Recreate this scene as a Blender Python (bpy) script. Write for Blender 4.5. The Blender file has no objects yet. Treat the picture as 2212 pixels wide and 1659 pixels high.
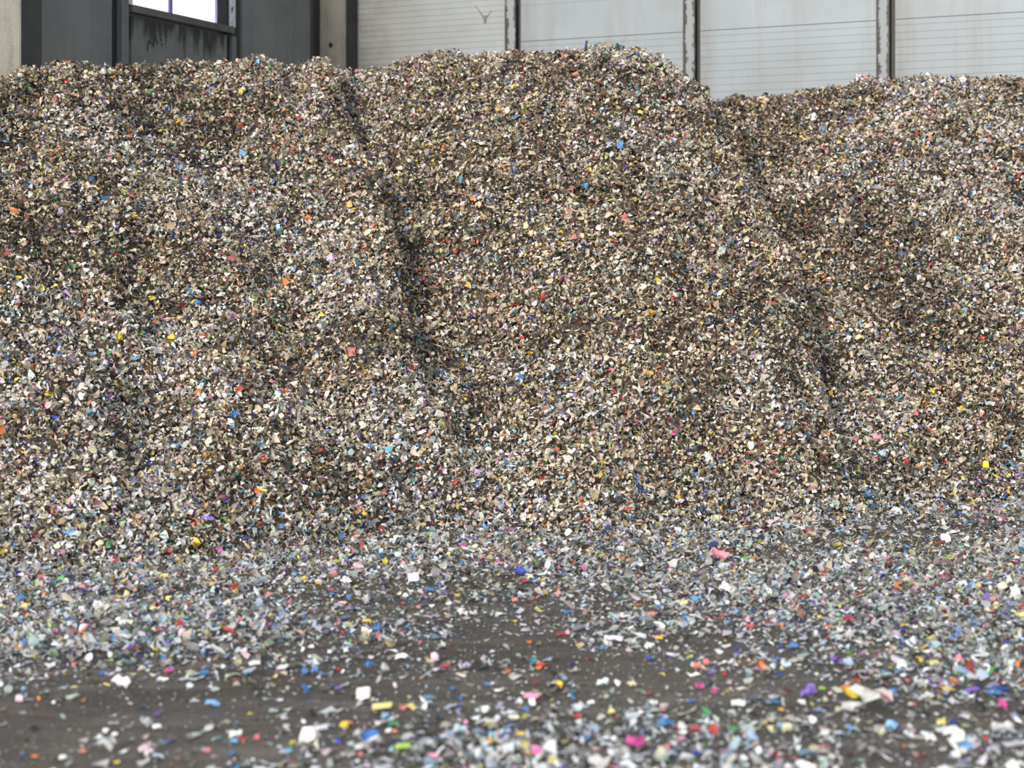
import bpy, math, random
import numpy as np
from mathutils import Matrix, Vector

rng = np.random.default_rng(7)
random.seed(7)
scene = bpy.context.scene
COL = scene.collection

# ------------------------------------------------------------------ camera, sky, sun, exposure
FOCAL = 3600.0                 # focal length in pixels of the 2212 wide frame
CX, HY = 1106.0, 560.0         # principal column, horizon row
EYE = 1.7                      # eye height (m)
cam = bpy.data.cameras.new('camera')
cam.sensor_width = 36.0
cam.lens = FOCAL / 2212 * 36
cam.shift_y = -(829.5 - HY) / 2212
cam.clip_end = 200
cam.dof.use_dof = True
cam.dof.focus_distance = 11.6
cam.dof.aperture_fstop = 1.8
camo = bpy.data.objects.new('camera', cam)
COL.objects.link(camo)
camo.location = (0, 0, EYE)
camo.rotation_euler = (math.pi / 2, 0, 0)
scene.camera = camo

world = bpy.data.worlds.new('sky')
scene.world = world
world.use_nodes = True
wn = world.node_tree
bg = wn.nodes['Background']
bg.inputs['Color'].default_value = (0.86, 0.93, 1.0, 1)
bg.inputs['Strength'].default_value = 1.3

sun = bpy.data.lights.new('sun', 'SUN')
sun.energy = 3.9
sun.angle = math.radians(16)
sun.color = (1.0, 0.90, 0.76)
suno = bpy.data.objects.new('sun', sun)
COL.objects.link(suno)
suno.rotation_euler = Vector((-0.425, -0.79, 0.43)).to_track_quat('Z', 'Y').to_euler()

scene.view_settings.view_transform = 'Standard'
scene.view_settings.look = 'None'
scene.view_settings.gamma = 1.0
scene.view_settings.exposure = 0.28
scene.view_settings.use_curve_mapping = False
scene.cycles.use_denoising = True

# ------------------------------------------------------------------ helpers
def lin(c):
    c = np.asarray(c, float) / 255.0
    return np.where(c <= 0.04045, c / 12.92, ((c + 0.055) / 1.055) ** 2.4)

def tag(o, label=None, cat=None, group=None, kind=None):
    if label: o['label'] = label
    if cat: o['category'] = cat
    if group: o['group'] = group
    if kind: o['kind'] = kind
    return o

def mesh_obj(name, verts, faces, mat=None, parent=None, smooth=False):
    me = bpy.data.meshes.new(name)
    me.from_pydata([tuple(v) for v in verts], [], [tuple(f) for f in faces])
    me.update()
    if smooth:
        me.polygons.foreach_set('use_smooth', [True] * len(me.polygons))
    if mat: me.materials.append(mat)
    o = bpy.data.objects.new(name, me)
    COL.objects.link(o)
    if parent: o.parent = parent
    return o

class MB:
    """collects boxes, prisms and tubes into one mesh"""
    def __init__(s): s.v, s.f = [], []
    def box(s, x0, x1, y0, y1, z0, z1, bev=0.0):
        b = len(s.v)
        if bev <= 0:
            s.v += [(x0,y0,z0),(x1,y0,z0),(x1,y1,z0),(x0,y1,z0),(x0,y0,z1),(x1,y0,z1),(x1,y1,z1),(x0,y1,z1)]
            s.f += [tuple(b+i for i in q) for q in ((3,2,1,0),(4,5,6,7),(0,1,5,4),(1,2,6,5),(2,3,7,6),(3,0,4,7))]
        else:
            pts = [(x0+bev,y0),(x1-bev,y0),(x1,y0+bev),(x1,y1-bev),(x1-bev,y1),(x0+bev,y1),(x0,y1-bev),(x0,y0+bev)]
            s.prism(pts, z0, z1)
        return s
    def prism(s, pts, z0, z1):
        b, n = len(s.v), len(pts)
        s.v += [(x,y,z0) for x,y in pts] + [(x,y,z1) for x,y in pts]
        s.f += [tuple(b+i for i in reversed(range(n))), tuple(b+n+i for i in range(n))]
        s.f += [(b+i, b+(i+1)%n, b+n+(i+1)%n, b+n+i) for i in range(n)]
        return s
    def stroke(s, pts, w, y0, y1):
        """a flat painted stroke in the local x-z plane, from depth y0 to y1"""
        b, n = len(s.v), len(pts)
        L, R = [], []
        for i,(x,z) in enumerate(pts):
            xa,za = pts[max(i-1,0)]; xb,zb = pts[min(i+1,n-1)]
            dx,dz = xb-xa, zb-za; l = math.hypot(dx,dz) or 1
            ww = w if not callable(w) else w(i/(n-1))
            L.append((x-dz/l*ww/2, z+dx/l*ww/2)); R.append((x+dz/l*ww/2, z-dx/l*ww/2))
        for y in (y0, y1):
            s.v += [(x,y,z) for x,z in L] + [(x,y,z) for x,z in R]
        for i in range(n-1):
            s.f += [(b+2*n+i, b+2*n+i+1, b+3*n+i+1, b+3*n+i), (b+i, b+n+i, b+n+i+1, b+i+1),
                    (b+i, b+i+1, b+2*n+i+1, b+2*n+i), (b+n+i, b+3*n+i, b+3*n+i+1, b+n+i+1)]
        return s
    def build(s, name, mat, parent=None): return mesh_obj(name, s.v, s.f, mat, parent)

# ---- numpy value noise
_perm = np.random.default_rng(3).permutation(256)
_val = np.random.default_rng(4).random(256) * 2 - 1
def vnoise(x, y, seed=0):
    xi = np.floor(x).astype(int); yi = np.floor(y).astype(int)
    fx = x - xi; fy = y - yi
    fx = fx*fx*fx*(fx*(fx*6-15)+10); fy = fy*fy*fy*(fy*(fy*6-15)+10)
    def h(a, b): return _val[_perm[(_perm[(a + seed*17) & 255] + b + seed*31) & 255]]
    return (h(xi,yi)*(1-fx)+h(xi+1,yi)*fx)*(1-fy) + (h(xi,yi+1)*(1-fx)+h(xi+1,yi+1)*fx)*fy

# ---- materials
def new_mat(name):
    m = bpy.data.materials.new(name); m.use_nodes = True
    nt = m.node_tree
    return m, nt, nt.nodes['Principled BSDF']

def N(nt, t, **kw):
    n = nt.nodes.new(t)
    for k, v in kw.items(): setattr(n, k, v)
    return n

def ramp(nt, fac, stops):
    r = N(nt, 'ShaderNodeValToRGB')
    e = r.color_ramp.elements
    e[0].position, e[0].color = stops[0][0], (*lin(stops[0][1]), 1)
    e[1].position, e[1].color = stops[-1][0], (*lin(stops[-1][1]), 1)
    for p, c in stops[1:-1]:
        x = e.new(p); x.color = (*lin(c), 1)
    nt.links.new(fac, r.inputs['Fac'])
    return r.outputs['Color']

def noise(nt, scale, detail=4, rough=0.6, stretch=(1,1,1), coord='Object'):
    tc = N(nt, 'ShaderNodeTexCoord')
    mp = N(nt, 'ShaderNodeMapping'); mp.inputs['Scale'].default_value = stretch
    nz = N(nt, 'ShaderNodeTexNoise')
    nz.inputs['Scale'].default_value = scale; nz.inputs['Detail'].default_value = detail; nz.inputs['Roughness'].default_value = rough
    nt.links.new(tc.outputs[coord], mp.inputs['Vector']); nt.links.new(mp.outputs['Vector'], nz.inputs['Vector'])
    return nz.outputs['Fac']

def mixc(nt, fac, a, b, mode='MIX'):
    m = N(nt, 'ShaderNodeMix', data_type='RGBA', blend_type=mode)
    for sock, v in ((m.inputs['Factor'], fac), (m.inputs[6], a), (m.inputs[7], b)):
        if isinstance(v, (int, float)): sock.default_value = v
        elif isinstance(v, tuple): sock.default_value = (*lin(v), 1)
        else: nt.links.new(v, sock)
    return m.outputs[2]

def mapr(nt, v, a, b, c=0.0, d=1.0):
    m = N(nt, 'ShaderNodeMapRange')
    nt.links.new(v, m.inputs['Value'])
    for k, x in zip(('From Min','From Max','To Min','To Max'), (a,b,c,d)): m.inputs[k].default_value = x
    return m.outputs['Result']

def mul(nt, a, b):
    m = N(nt, 'ShaderNodeMath', operation='MULTIPLY')
    for i, v in enumerate((a, b)):
        if isinstance(v, (int, float)): m.inputs[i].default_value = v
        else: nt.links.new(v, m.inputs[i])
    return m.outputs[0]

def bump(nt, bsdf, h, strength=0.3, dist=0.01):
    b = N(nt, 'ShaderNodeBump'); b.inputs['Strength'].default_value = strength; b.inputs['Distance'].default_value = dist
    nt.links.new(h, b.inputs['Height']); nt.links.new(b.outputs['Normal'], bsdf.inputs['Normal'])

def obj_axis(nt, axis, coord='Object'):
    tc = N(nt, 'ShaderNodeTexCoord'); sp = N(nt, 'ShaderNodeSeparateXYZ')
    nt.links.new(tc.outputs[coord], sp.inputs[0])
    return sp.outputs[axis]

def concrete(name, c0, c1, c2, streak=0.5, rough=0.8):
    m, nt, b = new_mat(name)
    n1 = noise(nt, 1.6, 6, 0.65)
    base = ramp(nt, n1, [(0.3, c0), (0.5, c1), (0.72, c2)])
    n2 = noise(nt, 7, 5, 0.7, (1,1,0.12))
    dark = mapr(nt, n2, 0.52, 0.75, 0, streak)
    col = mixc(nt, dark, base, tuple(int(x*0.55) for x in c0))
    n3 = noise(nt, 45, 3, 0.7)
    col = mixc(nt, mapr(nt, n3, 0.35, 0.7, 0.0, 0.35), col, tuple(min(255, int(x*1.12)) for x in c2))
    nt.links.new(col, b.inputs['Base Color'])
    b.inputs['Roughness'].default_value = rough
    bump(nt, b, n3, 0.25, 0.006)
    return m

def plain(name, c, rough=0.6, metallic=0.0):
    m, nt, b = new_mat(name)
    n = noise(nt, 14, 4)
    col = mixc(nt, mapr(nt, n, 0.4, 0.75, 0, 0.5), c, tuple(int(x*0.72) for x in c))
    nt.links.new(col, b.inputs['Base Color'])
    b.inputs['Roughness'].default_value = rough; b.inputs['Metallic'].default_value = metallic
    return m

M = {}
M['column'] = concrete('column_concrete', (88,86,81), (112,110,104), (128,126,120), 0.5)
M['dark_panel'] = concrete('grey_wall_concrete', (104,105,104), (118,119,117), (130,131,128), 0.35)
M['shade_face'] = concrete('shaded_side_concrete', (44,43,43), (58,57,57), (72,71,69), 0.4)
M['dark_steel_and_shade'] = plain('dark_steel_and_shade', (52,52,54), 0.6, 0.2)
M['grey_steel'] = plain('grey_steel', (112,113,114), 0.5, 0.1)
M['sill'] = concrete('sill_concrete', (78,76,72), (100,98,92), (118,116,108), 0.6)
M['roof'] = plain('roof_sheet_unseen', (150,150,148), 0.6)
M['frame'] = plain('violet_grey_frame', (112,96,176), 0.4)  # violet colour fringe of the lens put into the frame colour
M['mark'] = plain('dark_paint', (44,40,36), 0.8)
M['mud'] = plain('dried_mud', (112,106,98), 0.9)
M['hole'] = plain('hole_shadow', (18,18,18), 0.9)

# stained panel under the window: dark drips that run down from the sill
m, nt, b = new_mat('stained_wall_concrete')
base = ramp(nt, noise(nt, 1.8, 6, 0.65), [(0.3, (106,106,104)), (0.5, (122,122,119)), (0.72, (136,136,132))])
z = obj_axis(nt, 'Z')
dn = N(nt, 'ShaderNodeMath', operation='ADD'); nt.links.new(noise(nt, 6.5, 5, 0.7, (1,1,0.22)), dn.inputs[0]); nt.links.new(mapr(nt, z, 3.62, 4.13, -0.1, 0.34), dn.inputs[1])
drip = mapr(nt, dn.outputs[0], 0.60, 0.76, 0, 0.9)
col = mixc(nt, drip, base, (44,42,40))
pale = mul(nt, mapr(nt, noise(nt, 9, 3, 0.6, (1,1,0.06)), 0.56, 0.7), mapr(nt, z, 3.2, 3.9, 0.0, 0.5))
col = mixc(nt, pale, col, (150,150,147))
nt.links.new(col, b.inputs['Base Color']); b.inputs['Roughness'].default_value = 0.85
M['stained'] = m

# flaking white paint of the window jamb
m, nt, b = new_mat('flaking_white_paint')
pk = mapr(nt, noise(nt, 9, 6, 0.75, (1,1,0.5)), 0.57, 0.62)
col = mixc(nt, pk, (214,218,224), (92,90,86))
nt.links.new(col, b.inputs['Base Color']); b.inputs['Roughness'].default_value = 0.7
M['jamb'] = m

# pale painted back wall panels
m, nt, b = new_mat('pale_painted_panel')
base = ramp(nt, noise(nt, 0.9, 5, 0.6), [(0.3, (122,130,136)), (0.55, (132,141,150)), (0.75, (140,149,160))])
gr = mapr(nt, noise(nt, 5, 5, 0.7, (1,1,0.08)), 0.52, 0.72, 0, 0.35)
col = mixc(nt, gr, base, (108,107,103))
sp = mapr(nt, noise(nt, 26, 2, 0.5), 0.72, 0.76, 0, 0.55)
col = mixc(nt, sp, col, (98,96,92))
fx = N(nt, 'ShaderNodeMath', operation='MULTIPLY_ADD'); nt.links.new(obj_axis(nt, 'X'), fx.inputs[0]); fx.inputs[1].default_value = -1/2.08; fx.inputs[2].default_value = -1.73*1.15/2.08
fr_ = N(nt, 'ShaderNodeMath', operation='FRACT'); nt.links.new(fx.outputs[0], fr_.inputs[0])
gs = mul(nt, mapr(nt, fr_.outputs[0], 0.03, 0.17, 0.75, 0.0), mapr(nt, noise(nt, 4, 5, 0.7, (1,1,0.25)), 0.3, 0.6))
col = mixc(nt, gs, col, (98,92,86))                      # grime that has run down beside the posts
nt.links.new(col, b.inputs['Base Color']); b.inputs['Roughness'].default_value = 0.48
M['panel'] = m
# the same with brown grime (bay beside the concrete column)
m, nt, b = new_mat('grimy_painted_panel')
base = ramp(nt, noise(nt, 0.9, 5, 0.6), [(0.3, (126,131,134)), (0.55, (136,142,147)), (0.75, (145,152,160))])
gx = mapr(nt, obj_axis(nt, 'X'), -1.05, -0.15)
g1 = mul(nt, mapr(nt, noise(nt, 2.2, 6, 0.7), 0.3, 0.62, 0.15, 0.85), gx)
col = mixc(nt, g1, base, (106,103,97))
sp = mul(nt, mapr(nt, noise(nt, 9, 5, 0.75), 0.63, 0.70, 0, 0.8), gx)
col = mixc(nt, sp, col, (92,88,80))
nt.links.new(col, b.inputs['Base Color']); b.inputs['Roughness'].default_value = 0.55
M['grimy'] = m
# rusty steel posts: pale flange, paint lost along the edges
m, nt, b = new_mat('rust_edged_steel')
gx = obj_axis(nt, 'X', 'Generated')
wob = noise(nt, 16, 5, 0.8, (1,1,0.6))
ed = N(nt, 'ShaderNodeMath', operation='ADD'); nt.links.new(mapr(nt, gx, 0.42, 1.0, 0, 0.42), ed.inputs[0]); nt.links.new(wob, ed.inputs[1])
pk = mapr(nt, ed.outputs[0], 0.69, 0.76)
ed2 = N(nt, 'ShaderNodeMath', operation='ADD'); nt.links.new(mapr(nt, gx, 0.0, 0.42, 0.34, 0), ed2.inputs[0]); nt.links.new(wob, ed2.inputs[1])
pk2 = mapr(nt, ed2.outputs[0], 0.69, 0.78)
col = mixc(nt, pk, (128,133,140), (40,38,38))
col = mixc(nt, pk2, col, (58,56,56))
nt.links.new(col, b.inputs['Base Color']); b.inputs['Roughness'].default_value = 0.6
M['post'] = m
# dirty concrete floor
m, nt, b = new_mat('dirty_concrete_floor')
n1 = noise(nt, 0.9, 8, 0.68, (0.6,1.3,1))
base = ramp(nt, n1, [(0.28, (40,37,35)), (0.46, (60,56,53)), (0.6, (75,71,67)), (0.8, (95,91,87))])
n2 = noise(nt, 5, 6, 0.75, (0.22,1.8,1))
col = mixc(nt, mapr(nt, n2, 0.40, 0.66, 0, 0.65), base, (48,45,43))
n4 = noise(nt, 2.6, 7, 0.72, (0.35,1.5,1))
col = mixc(nt, mapr(nt, n4, 0.50, 0.66, 0, 0.6), col, (104,97,90))
n5 = noise(nt, 3.4, 6, 0.7, (0.25,1.7,1))
col = mixc(nt, mapr(nt, n5, 0.54, 0.68, 0, 0.7), col, (36,34,33))
n3 = noise(nt, 60, 3, 0.7)
col = mixc(nt, mapr(nt, n3, 0.5, 0.75, 0, 0.6), col, (112,107,102))
nt.links.new(col, b.inputs['Base Color'])
nt.links.new(mapr(nt, n2, 0.3, 0.8, 0.62, 0.42), b.inputs['Roughness'])
bump(nt, b, n3, 0.4, 0.006)
M['floor'] = m
# shredded plastic: every flake carries its own colour
m, nt, b = new_mat('shredded_plastic')
at = N(nt, 'ShaderNodeAttribute', attribute_name='flake_colour')
nt.links.new(at.outputs['Color'], b.inputs['Base Color'])
b.inputs['Roughness'].default_value = 0.42
b.inputs['Specular IOR Level'].default_value = 0.5
tl = N(nt, 'ShaderNodeBsdfTranslucent'); nt.links.new(at.outputs['Color'], tl.inputs['Color'])
mx = N(nt, 'ShaderNodeMixShader'); mx.inputs[0].default_value = 0.28          # thin film lets some light through
nt.links.new(b.outputs[0], mx.inputs[1]); nt.links.new(tl.outputs[0], mx.inputs[2])
nt.links.new(mx.outputs[0], nt.nodes['Material Output'].inputs['Surface'])
M['flake'] = m
m, nt, b = new_mat('packed_core')
nt.links.new(ramp(nt, noise(nt, 60, 4), [(0.3,(40,35,30)),(0.7,(84,76,66))]), b.inputs['Base Color'])  # dust and shade between the flakes put into a dark brown
b.inputs['Roughness'].default_value = 0.9
M['core'] = m
m, nt, b = new_mat('window_glass')
b.inputs['Base Color'].default_value = (1,1,1,1); b.inputs['Roughness'].default_value = 0.02
b.inputs['Transmission Weight'].default_value = 1.0; b.inputs['IOR'].default_value = 1.3
M['glass'] = m
# ------------------------------------------------------------------ the hall
SC = 1.15                                    # hall measured in units of 1.15 m around the eye point
def zs(z): return EYE + SC * (z - EYE)
def empty(name, loc, xdir, **kw):
    o = bpy.data.objects.new(name, None); COL.objects.link(o)
    o.location = loc; o.rotation_euler = (0, 0, math.atan2(xdir[1], xdir[0]))
    return tag(o, **kw)
ZT = 11.0                                     # wall height

floor = mesh_obj('floor', [(-26,-14,0),(26,-14,0),(26,26,0),(-26,26,0)], [(0,1,2,3)], M['floor'])
tag(floor, kind='structure')

ZL = 6.3                                     # left wall cut low, open top invented so sun reaches the corner column
# left wall: local x runs from the corner towards the camera, local y points into the hall
wl = empty('wall_left', (SC*-1.863, SC*17.134, 0), (-0.418, -0.908), kind='structure')
S = lambda t: SC*t
SILL = zs(3.86)
# concrete columns
for t0, t1 in ((0.0, 0.25), (4.77, 5.02)):
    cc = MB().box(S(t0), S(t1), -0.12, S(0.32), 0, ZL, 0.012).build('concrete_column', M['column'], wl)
    cc.data.materials.append(M['shade_face'])
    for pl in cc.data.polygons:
        if pl.normal.y > 0.9: pl.material_index = 1        # shade of the hall-facing side put into a darker concrete colour
col0 = [c for c in wl.children][0]
ring = MB(); n = 16
hx, hy, hz, hr = S(0.25), S(0.15), zs(1.7+(560-95)/3600*16.75), 0.026
ring.v = [(hx+0.001, hy+hr*math.cos(a), hz+hr*1.15*math.sin(a)) for a in [2*math.pi*i/n for i in range(n)]] + \
         [(hx+0.007, hy+hr*math.cos(a), hz+hr*1.15*math.sin(a)) for a in [2*math.pi*i/n for i in range(n)]]
ring.f = [tuple(range(n,2*n))] + [(i,(i+1)%n,n+(i+1)%n,n+i) for i in range(n)]
h = ring.build('bolt_hole', M['hole'], col0); h['label'] = 'round dark hole in the concrete column'
# plain grey panels
def lpanel(t0, t1, z0, z1, mat='dark_panel', y=0.0):
    return MB().box(S(t0)+0.012, S(t1)-0.012, y-0.16, y, z0, z1, 0.008).build('panel', M[mat], wl)  # also builds the dark shadow strip and the unseen low wall
lpanel(0.25, 1.60, 0, ZL)
lpanel(1.85, 3.28, 0, SILL-0.10, 'stained')
lpanel(1.78, 3.28, SILL+1.25, ZL)
lpanel(5.02, 9.6, 0, 3.3)  # unseen wall, kept low so the sun passes over it
lpanel(3.52, 4.62, 0, ZL)
lpanel(4.62, 4.77, 0, ZL, 'dark_panel', 0.03)
lpanel(0.25, 0.41, 0, ZL, 'dark_steel_and_shade', 0.03)  # dark strip put in for the shadow line beside the corner column

# steel posts: a channel with two flanges
for t0, t1, f0, f1, ft in ((1.60, 1.85, 1.725, 1.79, SILL-0.10), (3.28, 3.52, 3.357, 3.443, ZL)):
    a, c = S(t0), S(t1)
    p = MB().prism([(a+0.02,-0.14),(c-0.02,-0.14),(c-0.02,-0.03),(a+0.02,-0.03)], 0, ZL).build('steel_post', M['dark_steel_and_shade'], wl)
    MB().box(S(f0), S(f1), -0.03, 0.045 if ft == ZL else 0.02, 0, ft, 0.006).build('flange', M['grey_steel'], p)
# window: opening above the sill, frame set back, two panes
win = empty('window_1', (0,0,0), (1,0), kind='structure')
win.location = wl.location; win.rotation_euler = wl.rotation_euler
a, c = S(1.78), S(3.28)
MB().box(a-0.005, c+0.005, -0.20, 0.035, SILL-0.07, SILL, 0.008).build('sill', M['sill'], win)
MB().box(a-0.05, a+0.012, -0.20, 0.012, SILL+0.002, SILL+1.25).build('jamb', M['jamb'], win)
MB().box(c-0.012, c+0.05, -0.20, 0.012, SILL+0.002, SILL+1.25).build('jamb', M['jamb'], win)
fy0, fy1, fw = -0.19, -0.150, 0.030
fr = MB()
z0, z1 = SILL+0.004, SILL+1.245
a2, c2 = a+0.014, c-0.014
mid = a2 + (c2-a2)*0.5
fr.box(a2, c2, fy0, fy1, z0, z0+fw); fr.box(a2, c2, fy0, fy1, z1-fw, z1)
fr.box(a2, a2+fw, fy0, fy1, z0+fw, z1-fw); fr.box(c2-fw, c2, fy0, fy1, z0+fw, z1-fw)
fr.box(mid-0.013, mid+0.013, fy0, fy1, z0+fw, z1-fw)
f = fr.build('window_frame', M['frame'], win)
for p0, p1 in ((a2+fw, mid-0.013), (mid+0.013, c2-fw)):
    MB().box(p0, p1, -0.173, -0.167, z0+fw, z1-fw).build('pane', M['glass'], f)
# painted letter M and two dots on the stained panel
stained = [o for o in wl.children if o.data and o.data.materials[0] == M['stained']][0]
def onwall(px, py):          # point of the left wall plane behind a spot of the photograph
    q = (px-CX)/FOCAL
    t = (17.134*q+1.863)/(0.908*q-0.418)
    Y = 17.134-0.908*t
    return S(t), EYE + SC*(HY-py)/FOCAL*Y
mk = MB()
pts = [onwall(*p) for p in ((318,111),(319,100),(322,88),(326,92),(331,99),(334,85),(336,75),(338,84),(341,96))]
mk.stroke(pts, 0.016, 0.0005, 0.003)
for px, py in ((349,86),(350,97)):
    x, zz = onwall(px, py); mk.stroke([(x,zz+0.012),(x,zz-0.012)], 0.02, 0.0005, 0.003)
k = mk.build('painted_letter', M['mark'], stained); k['label'] = 'dark hand painted letter M with two dots'

# back wall: local x runs to the left, local y points into the hall
wb = empty('wall_back', (SC*-1.5725, SC*17.0, 0), (-0.909, 0.416), kind='structure')
JOINT = zs(3.82)
def grooved(x0, x1, z0, z1, mat, gz0, gz1, step=0.0665, gd=0.004, gw=0.010):
    """a slab whose face carries fine horizontal board grooves"""
    prof = [(z0, 0.0)]
    z = gz0
    while z < gz1:
        if z0+0.03 < z < z1-0.03:
            prof += [(z-gw/2, 0.0), (z, -gd), (z+gw/2, 0.0)]
        z += step
    prof += [(z1, 0.0)]
    v, fc, n = [], [], len(prof)
    for x in (x0, x1):
        v += [(x, y, z) for z, y in prof] + [(x, -0.14, z0), (x, -0.14, z1)]
    o = n+2
    fc += [(i, o+i, o+i+1, i+1) for i in range(n-1)]
    fc += [(n, n+1, o+n+1, o+n), (0, n, o+n, o), (n-1, o+n-1, o+n+1, n+1)]
    fc += [tuple([n] + list(range(n)) + [n+1]), tuple(reversed([o+n] + list(range(o, o+n)) + [o+n+1]))]
    return mesh_obj('panel', v, fc, M[mat], wb)
posts = [1.73, 3.56, 5.36, 7.17, 8.98]
PW = 0.078                                   # half width of a post
edges = [0.0] + [SC*s for s in posts]
for i in range(len(posts)):
    s0 = edges[i] + (PW+0.03 if i else -0.6); s1 = edges[i+1]-PW+0.01
    if i == 0:
        grooved(-s1, -s0, 0, zs(5.1), 'grimy', 2.9, 4.75, 0.0665, 0.0035)
        grooved(-s1, -s0, zs(5.1)+0.012, ZT, 'panel', 9, 9)
    else:
        grooved(-s1, -s0, 0, JOINT-0.003, 'panel', 2.5, JOINT-0.02, 0.075, 0.0022)
        grooved(-s1, -s0, JOINT+0.003, ZT, 'panel', JOINT+0.4, JOINT+0.5, 0.3, 0.002)
for s in posts:
    x = -SC*s
    p = MB().box(x-0.022-PW, x+PW-0.03, -0.14, -0.05, 0, ZT).build('steel_post', M['dark_steel_and_shade'], wb)
    MB().box(x-PW+0.022, x+PW, -0.05, 0.030, 0, ZT, 0.004).build('flange', M['post'], p)
# dried mud mark with two runs on the first bay
p1 = [o for o in wb.children if o.data and o.data.materials[0] == M['grimy']][0]
def onback(px, py):
    q = (px-CX)/FOCAL
    s = (17.0*q+1.5725)/(0.909+0.416*q)
    Y = 17.0-0.416*s
    return -SC*s, EYE + SC*(HY-py)/FOCAL*Y
st = MB()
st.stroke([onback(*p) for p in ((1026,11),(1034,22),(1041,32),(1046,38))], lambda u: 0.006+0.014*u, 0.0005, 0.003)
st.stroke([onback(*p) for p in ((1062,22),(1056,32),(1050,38))], lambda u: 0.005+0.012*u, 0.0005, 0.003)
st.stroke([onback(*p) for p in ((1047,34),(1048,41),(1048,48),(1048,50))], lambda u: 0.046-0.03*u, 0.0005, 0.007)
k = st.build('mud_mark', M['mud'], p1); k['label'] = 'forked dark mud mark'
# unseen roof set to pass the sun; unseen right wall added to block sky
MB().box(-20, 20, 11.0, 26, ZT, ZT+0.3).build('ceiling_unseen', M['roof'])
tag(bpy.data.objects['ceiling_unseen'], kind='structure')
MB().box(13.0, 13.3, 2.0, 26, 0, ZT).build('wall_right_added', M['panel'])
tag(bpy.data.objects['wall_right_added'], kind='structure')

# ------------------------------------------------------------------ the heaps
def K(*p):
    a = np.array(p, float).reshape(-1, 2); return a[:,0], a[:,1]
def soft(xs, ys, x):                          # smooth interpolation of a key list
    r = 0
    for d, w in ((-22,0.25),(0,0.5),(22,0.25)): r = r + w*np.interp(x+d, xs, ys)
    return r
LOBES = {
 'left': dict(
   crest=K(-600,190, -150,172, 0,168, 50,150, 130,140, 300,146, 420,146, 500,140, 560,130, 640,148, 695,134, 720,165, 745,240, 790,370, 830,490, 850,600, 870,730, 900,860, 940,960, 990,1060),
   depth=K(-600,11.3, 0,12.9, 130,13.4, 300,14.0, 560,14.6, 690,14.8, 745,14.0, 790,13.2, 830,12.5, 850,12.0, 870,11.6, 900,11.2, 940,10.9, 990,10.6),
   base=K(-600,1250, 0,1240, 300,1225, 500,1205, 700,1175, 900,1150, 1000,1140)),
 'middle': dict(
   crest=K(300,230, 600,190, 700,172, 770,160, 815,150, 840,132, 880,122, 960,116, 1000,115, 1060,122, 1100,115, 1180,115, 1240,111, 1270,106, 1300,101, 1340,101, 1400,111, 1430,126, 1460,150, 1500,190, 1540,235, 1570,290, 1600,370, 1650,470, 1700,560, 1730,660, 1760,790, 1790,920, 1820,1030, 1860,1110),
   depth=K(300,15.6, 700,15.5, 900,15.0, 1000,14.8, 1300,14.5, 1400,14.3, 1500,14.0, 1570,13.6, 1600,13.3, 1700,12.5, 1730,12.2, 1760,11.8, 1790,11.4, 1820,11.1, 1860,10.9),
   base=K(300,1190, 600,1180, 800,1160, 950,1150, 1300,1165, 1600,1140, 1860,1120)),
 'rear': dict(
   crest=K(1300,260, 1450,232, 1530,220, 1600,214, 1700,205, 1800,196, 1860,184, 1930,180, 2010,172, 2100,176, 2212,184, 2500,195, 3000,215),
   depth=K(1300,16.6, 1530,16.2, 1850,15.7, 2212,15.3, 2600,14.6, 3000,13.8),
   base=K(1300,1140, 1500,1130, 1700,1128, 1900,1112, 2212,1090, 3000,1080)),
}
def lobe(name, X, Y):
    L = LOBES[name]
    a = X/np.maximum(Y,1)*FOCAL + CX
    yc = soft(*L['depth'], a); pc = soft(*L['crest'], a)
    yb = EYE*FOCAL/(soft(*L['base'], a)-HY)
    zc = EYE + (HY-pc)/FOCAL*yc
    run = np.maximum(yc-yb, 0.15)
    u = (Y-yb)/run
    uc = np.clip(u, -0.5, 1)
    z = zc*(uc - 0.035*np.sin(2*math.pi*np.clip(uc,0,1)))
    back = np.maximum(Y-yc, 0)
    z = z - np.where(back > 0, 0.55*back - 0.12*(1-np.exp(-back/0.22)), 0)
    # fade outside the azimuth range of the lobe
    x0, x1 = L['crest'][0][0], L['crest'][0][-1]
    z = z - np.maximum(a-x1, 0)*0.02 - (np.maximum(x0-a, 0)*0.01)
    return z
def relief(X, Y):
    ridge = 1-2*np.abs(vnoise(X*1.9+0.4*Y, Y*1.1, 6))
    a = X/np.maximum(Y,1)*FOCAL + CX
    cd = np.maximum(np.interp(a, *LOBES['left']['depth']), np.interp(a, *LOBES['middle']['depth']))
    low = np.clip((cd-Y)/1.8, 0.12, 1)
    return 1.25*low*(0.12*vnoise(X*1.1, Y*0.6, 1) + 0.10*vnoise(X*2.3+Y*0.5, Y*1.7, 2)) + 1.2*(0.05*ridge + 0.075*vnoise(X*4.6, Y*4.0, 3)
            + 0.05*vnoise(X*9.5, Y*9.5, 4) + 0.024*vnoise(X*19, Y*19, 5))
def smax(a, b, k=0.08):
    return 0.5*(a+b+np.sqrt((a-b)**2+k*k))
def h_main(X, Y): return smax(lobe('left',X,Y), lobe('middle',X,Y), 0.22)
def with_relief(z, X, Y):
    z = z + relief(X, Y)*np.clip(z/0.7, 0.12, 1)
    return z
def fillet(p, q, k=0.20): return smax(p, q, k) - np.maximum(p, q)      # spill that fills the valley between two heaps
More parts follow.
